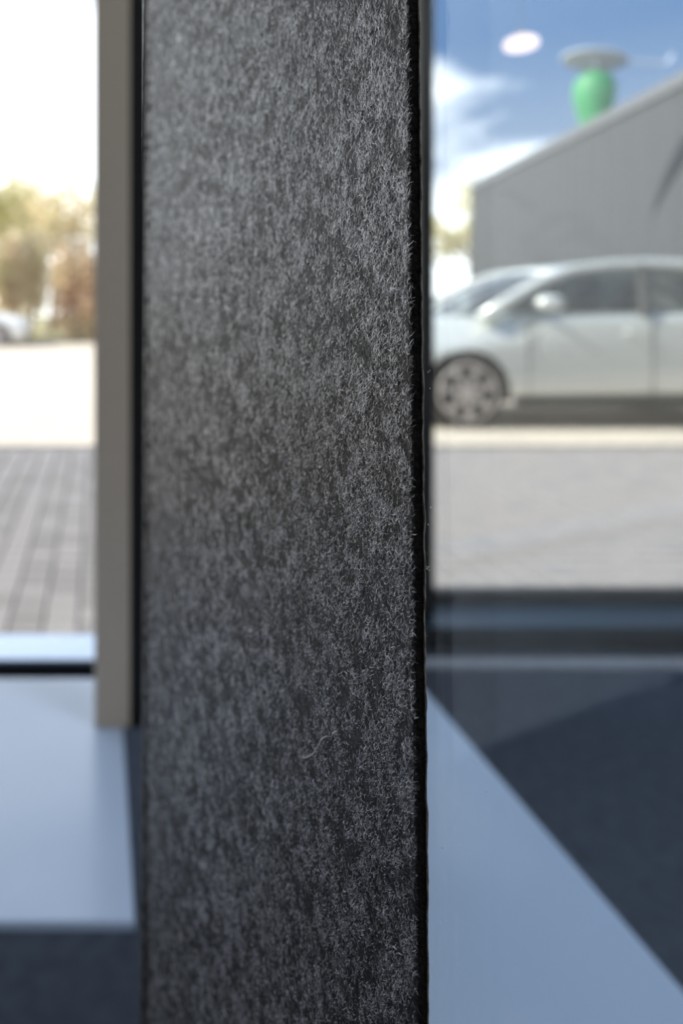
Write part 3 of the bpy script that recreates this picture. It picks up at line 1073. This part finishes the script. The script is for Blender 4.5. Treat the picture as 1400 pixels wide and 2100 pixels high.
    # windscreen, rear screen
    def screen(name, pts):
        V, F = [], []
        for (x, z, y) in pts:
            for k in range(7):
                t = -1 + 2 * k / 6
                V.append((x + 0.16 * t * t * (1 if x < 2 else -1), t * y, z))
        for i in range(len(pts) - 1):
            for k in range(6):
                a = i * 7 + k
                F.append((a, a + 7, a + 8, a + 1))
        return MB().add(V, F).build(name, M['car_glass'], car, smooth=True)
    screen('windscreen', [(0.86, 0.995, 0.77), (1.16, 1.16, 0.735), (1.45, 1.30, 0.69), (1.72, 1.40, 0.64)])
    screen('rear_screen', [(4.10, 1.06, 0.70), (3.85, 1.22, 0.69), (3.6, 1.345, 0.67), (3.42, 1.415, 0.64)])
    MB().box(0.02, 0.06, -0.5, 0.5, 0.30, 0.42).build('grille', M['trim'], car, bevel=0.01)
    MB().box(1.05, 1.50, -0.68, 0.68, 0.86, 0.93).build('dashboard', M['trim'], car, bevel=0.02)
    MB().tube([(1.72 + 0.07 * math.sin(a), -0.36 + 0.18 * math.cos(a), 0.93 + 0.16 * math.sin(a)) for a in np.linspace(0, 2 * PI, 25)], 0.014, 6, False).build('steering_wheel', M['trim'], car)
    return car


make_car('hatchback_car', 'silver-white car parked close behind the glass, front wheel beside the felt', M['silver'], (2.39, 7.57, 0), False)
make_car('hatchback_car', 'white car far off at the left edge, nose in view', M['white_paint'], (-1.98, 22.5, 0), True)

# ------------------------------------------------------------------ grey warehouse
HB = 5.98
wd = Vector((-0.173, -1.0, 0)).normalized()      # wall runs towards us
wc = Vector((14.64, 30.0, 0))
wn = Vector((wd.y, -wd.x, 0))
if wn.x > 0:
    wn = -wn                                      # outward normal (to the left)
ware = empty('warehouse', wc)
tag(ware, 'long grey metal-clad building with a rising roof line behind the silver car', 'building')
LEN = 30.0
bk = -wn
core = [Vector((0, 0, 0)), wd * LEN, wd * LEN + bk * 14, bk * 14]
core = [c + bk * 0.06 for c in core]
MB().add(core + [c + Vector((0, 0, HB - 0.1)) for c in core], [(3, 2, 1, 0), (4, 5, 6, 7), (0, 1, 5, 4), (1, 2, 6, 5), (2, 3, 7, 6), (3, 0, 4, 7)]).build('core', M['panel_dark'], ware)
pwid = 1.0
# one cladding panel with shallow ribs, local x along the wall
V, F = [], []
xs = [0.012, 0.20, 0.23, 0.30, 0.33, 0.67, 0.70, 0.77, 0.80, 0.988]
dp = [0.0, 0.0, 0.035, 0.035, 0.0, 0.0, 0.035, 0.035, 0.0, 0.0]
for zz in (0.0, HB - 0.25):
    for x, d in zip(xs, dp):
        V.append((x, d, zz))
for i in range(len(xs) - 1):
    F.append((i, i + 1, i + 1 + len(xs), i + len(xs)))
ME = MB().add(V, F).mesh('cladding_panel')
ME.materials.append(M['panel'])
Mx = Matrix(((wd.x, wn.x, 0, 0), (wd.y, wn.y, 0, 0), (0, 0, 1, 0), (0, 0, 0, 1)))
for i in range(int(LEN)):
    o = bpy.data.objects.new('cladding_panel', ME)
    COL.objects.link(o)
    o.parent = ware
    o.matrix_local = Matrix.Translation(wd * i) @ Mx
o = MB().box(-0.05, LEN, -0.1, 0.09, HB - 0.27, HB).build('roof_trim', M['panel_dark'], ware)
o.matrix_local = Mx
o = MB().box(-0.03, 0.09, -0.05, 0.06, 0, HB - 0.2).build('corner_trim', M['panel_dark'], ware)
o.matrix_local = Mx

# green ventilator on the roof with a pale dish above it
vent = empty('roof_ventilator', (14.0, 21.6, HB - 0.1))
tag(vent, 'green rounded ventilator on the grey building roof under a pale dish', 'ventilator')
vb = wc + wd * 8.0 + bk * 0.9
vent.location = (vb.x, vb.y, HB - 0.1)
MB().lathe([(0.26, 0.0), (0.27, 0.35), (0.36, 0.75), (0.40, 1.05), (0.36, 1.28), (0.20, 1.42), (0.06, 1.46)], 24).build('body', M['green'], vent, smooth=True)
dish = MB().lathe([(0.05, 0.0), (0.35, 0.05), (0.62, 0.16), (0.60, 0.19), (0.34, 0.08), (0.04, 0.03)], 28).build('dish', M['pale_metal'], vent, smooth=True)
dish.location = (0.05, 0, 1.86)
dish.rotation_euler = (PI, 0.22, 0)
MB().tube([(0.02, 0, 1.44), (0.05, 0, 1.86)], 0.03, 8).build('neck', M['pale_metal'], vent)
vent.scale = (1.35, 1.35, 1.35)
MB().tube([(0.1, 0, 1.78), (0.9, 0, 1.66), (1.55, 0, 1.62), (1.65, 0, 1.80)], 0.03, 8).build('arm', M['pale_metal'], vent)

# ------------------------------------------------------------------ trees


def crown_mesh(name, clumps, n, size, seed, flat=0.0):
    rg = np.random.default_rng(seed)
    c = np.array([q[:3] for q in clumps])
    r = np.array([q[3:6] for q in clumps])
    w = r.prod(1)
    w = w / w.sum()
    idx = rg.choice(len(clumps), n, p=w)
    d = rg.normal(size=(n, 3))
    d /= np.linalg.norm(d, axis=1)[:, None]
    rad = rg.random(n) ** 0.45
    p = c[idx] + d * rad[:, None] * r[idx]
    a = rg.normal(size=(n, 3))
    a /= np.linalg.norm(a, axis=1)[:, None]
    b = rg.normal(size=(n, 3))
    b -= a * (a * b).sum(1)[:, None]
    b /= np.linalg.norm(b, axis=1)[:, None]
    s = size * rg.uniform(0.6, 1.3, n)[:, None]
    co = np.stack([p - a * s, p - b * s * 0.55, p + a * s, p + b * s * 0.55], 1).reshape(-1, 3)
    me = bpy.data.meshes.new(name)
    me.vertices.add(len(co))
    me.vertices.foreach_set('co', co.astype(np.float32).ravel())
    me.loops.add(n * 4)
    me.loops.foreach_set('vertex_index', np.arange(n * 4, dtype=np.int32))
    me.polygons.add(n)
    me.polygons.foreach_set('loop_start', np.arange(0, n * 4, 4, dtype=np.int32))
    me.update(calc_edges=True)
    return me


def tree(loc, h, spread, leafmat, nleaf, seed, label, lean=0.0):
    rg = random.Random(seed)
    t = empty('tree', loc)
    tag(t, label, 'tree', 'spring trees beyond the road')
    top = Vector((lean, rg.uniform(-0.3, 0.3), h * 0.62))
    tr = [Vector((0, 0, 0)), Vector((lean * 0.2, 0, h * 0.2)), Vector((lean * 0.5, 0.1, h * 0.42)), top]
    MB().tube(tr, [0.020 * h, 0.016 * h, 0.012 * h, 0.006 * h], 8).build('trunk', M['bark'], t, smooth=True)
    cl = []
    for k in range(11):
        a = k * 2.399
        s = 0.28 + 0.34 * (k / 10)
        b0 = tr[1].lerp(top, min(1, s * 1.2))
        el = rg.uniform(0.35, 0.9)
        ln = spread * rg.uniform(0.55, 1.0)
        b2 = b0 + Vector((math.cos(a) * ln, math.sin(a) * ln, ln * el + 0.06 * h))
        b1 = b0.lerp(b2, 0.5) + Vector((0, 0, 0.05 * h))
        MB().tube([b0, b1, b2], [0.007 * h, 0.005 * h, 0.002 * h], 6).build('branch', M['bark'], t)
        q = rg.uniform(0.32, 0.55) * spread
        cl.append((b2.x, b2.y, b2.z, q, q, q * 0.8))
        q2 = q * 0.75
        cl.append((b1.x, b1.y, b1.z, q2, q2, q2 * 0.8))
    q = 0.5 * spread
    cl.append((top.x, top.y, h - q * 0.9, q, q, q * 0.9))
    f = link('foliage', crown_mesh('foliage', cl, nleaf, 0.13, seed), leafmat, t)
    return t


tree((-5.0, 27.2, 0.05), 7.9, 2.1, M['leaf_yellow'], 4600, 21, 'tall yellow-green tree standing left of the white car nose')
tree((-2.0, 33.6, 0.05), 8.2, 2.1, M['leaf_tan'], 3000, 22, 'sparse tan tree between the yellow-green tree and the post', 0.3)
tree((1.7, 39.0, 0.05), 9.2, 2.2, M['leaf_tan'], 2800, 23, 'thin pinkish tan tree half hidden by the beige post', -0.2)
tree((-4.9, 44.5, 0.05), 10.2, 2.6, M['leaf_olive'], 4000, 24, 'tall olive tree further back behind the tan tree')
tree((20.4, 42.0, 0.05), 8.3, 2.4, M['leaf_olive'], 4200, 26, 'olive tree beside the far corner of the grey building')
tree((17.2, 47.0, 0.05), 9.0, 2.4, M['leaf_olive'], 4200, 27, 'olive tree further left beside the felt edge, behind the car bonnet')


def bush(loc, w, h, leafmat, n, seed, label):
    rg = random.Random(seed)
    t = empty('bush', loc)
    tag(t, label, 'bush', 'hedge bushes along the road')
    cl = [(rg.uniform(-w, w) * 0.7, rg.uniform(-0.5, 0.5), h * rg.uniform(0.3, 0.7), w * 0.5, 0.6, h * 0.38) for _ in range(6)]
    link('foliage', crown_mesh('foliage', cl, n, 0.11, seed), leafmat, t)
    for k in range(4):
        x = rg.uniform(-w, w) * 0.6
        MB().tube([(x * 0.5, 0, 0), (x, 0.1, h * 0.5), (x * 1.3, 0, h * 0.9)], [0.04, 0.03, 0.012], 6).build('stem', M['bark'], t)
    return t


bush((-0.55, 25.4, 0.05), 0.9, 4.0, M['leaf_rust'], 3600, 31, 'rusty brown bush at the roadside just left of the post')
bush((-2.5, 25.8, 0.05), 0.9, 3.8, M['leaf_tan'], 3600, 32, 'tan bush at the roadside behind the white car nose')
bush((-4.4, 24.5, 0.05), 0.9, 3.8, M['leaf_olive'], 3000, 33, 'olive bush at the roadside behind the white car')
bush((1.4, 25.6, 0.05), 0.8, 3.6, M['leaf_rust'], 2400, 34, 'rusty bush behind the beige post')
bush((-3.6, 39.2, 0.05), 1.1, 5.2, M['leaf_tan'], 3400, 35, 'tall pale bush filling the gap behind the front bushes')
bush((-6.2, 38.6, 0.05), 1.1, 5.0, M['leaf_yellow'], 3400, 36, 'yellow-green bush behind the far left tree')
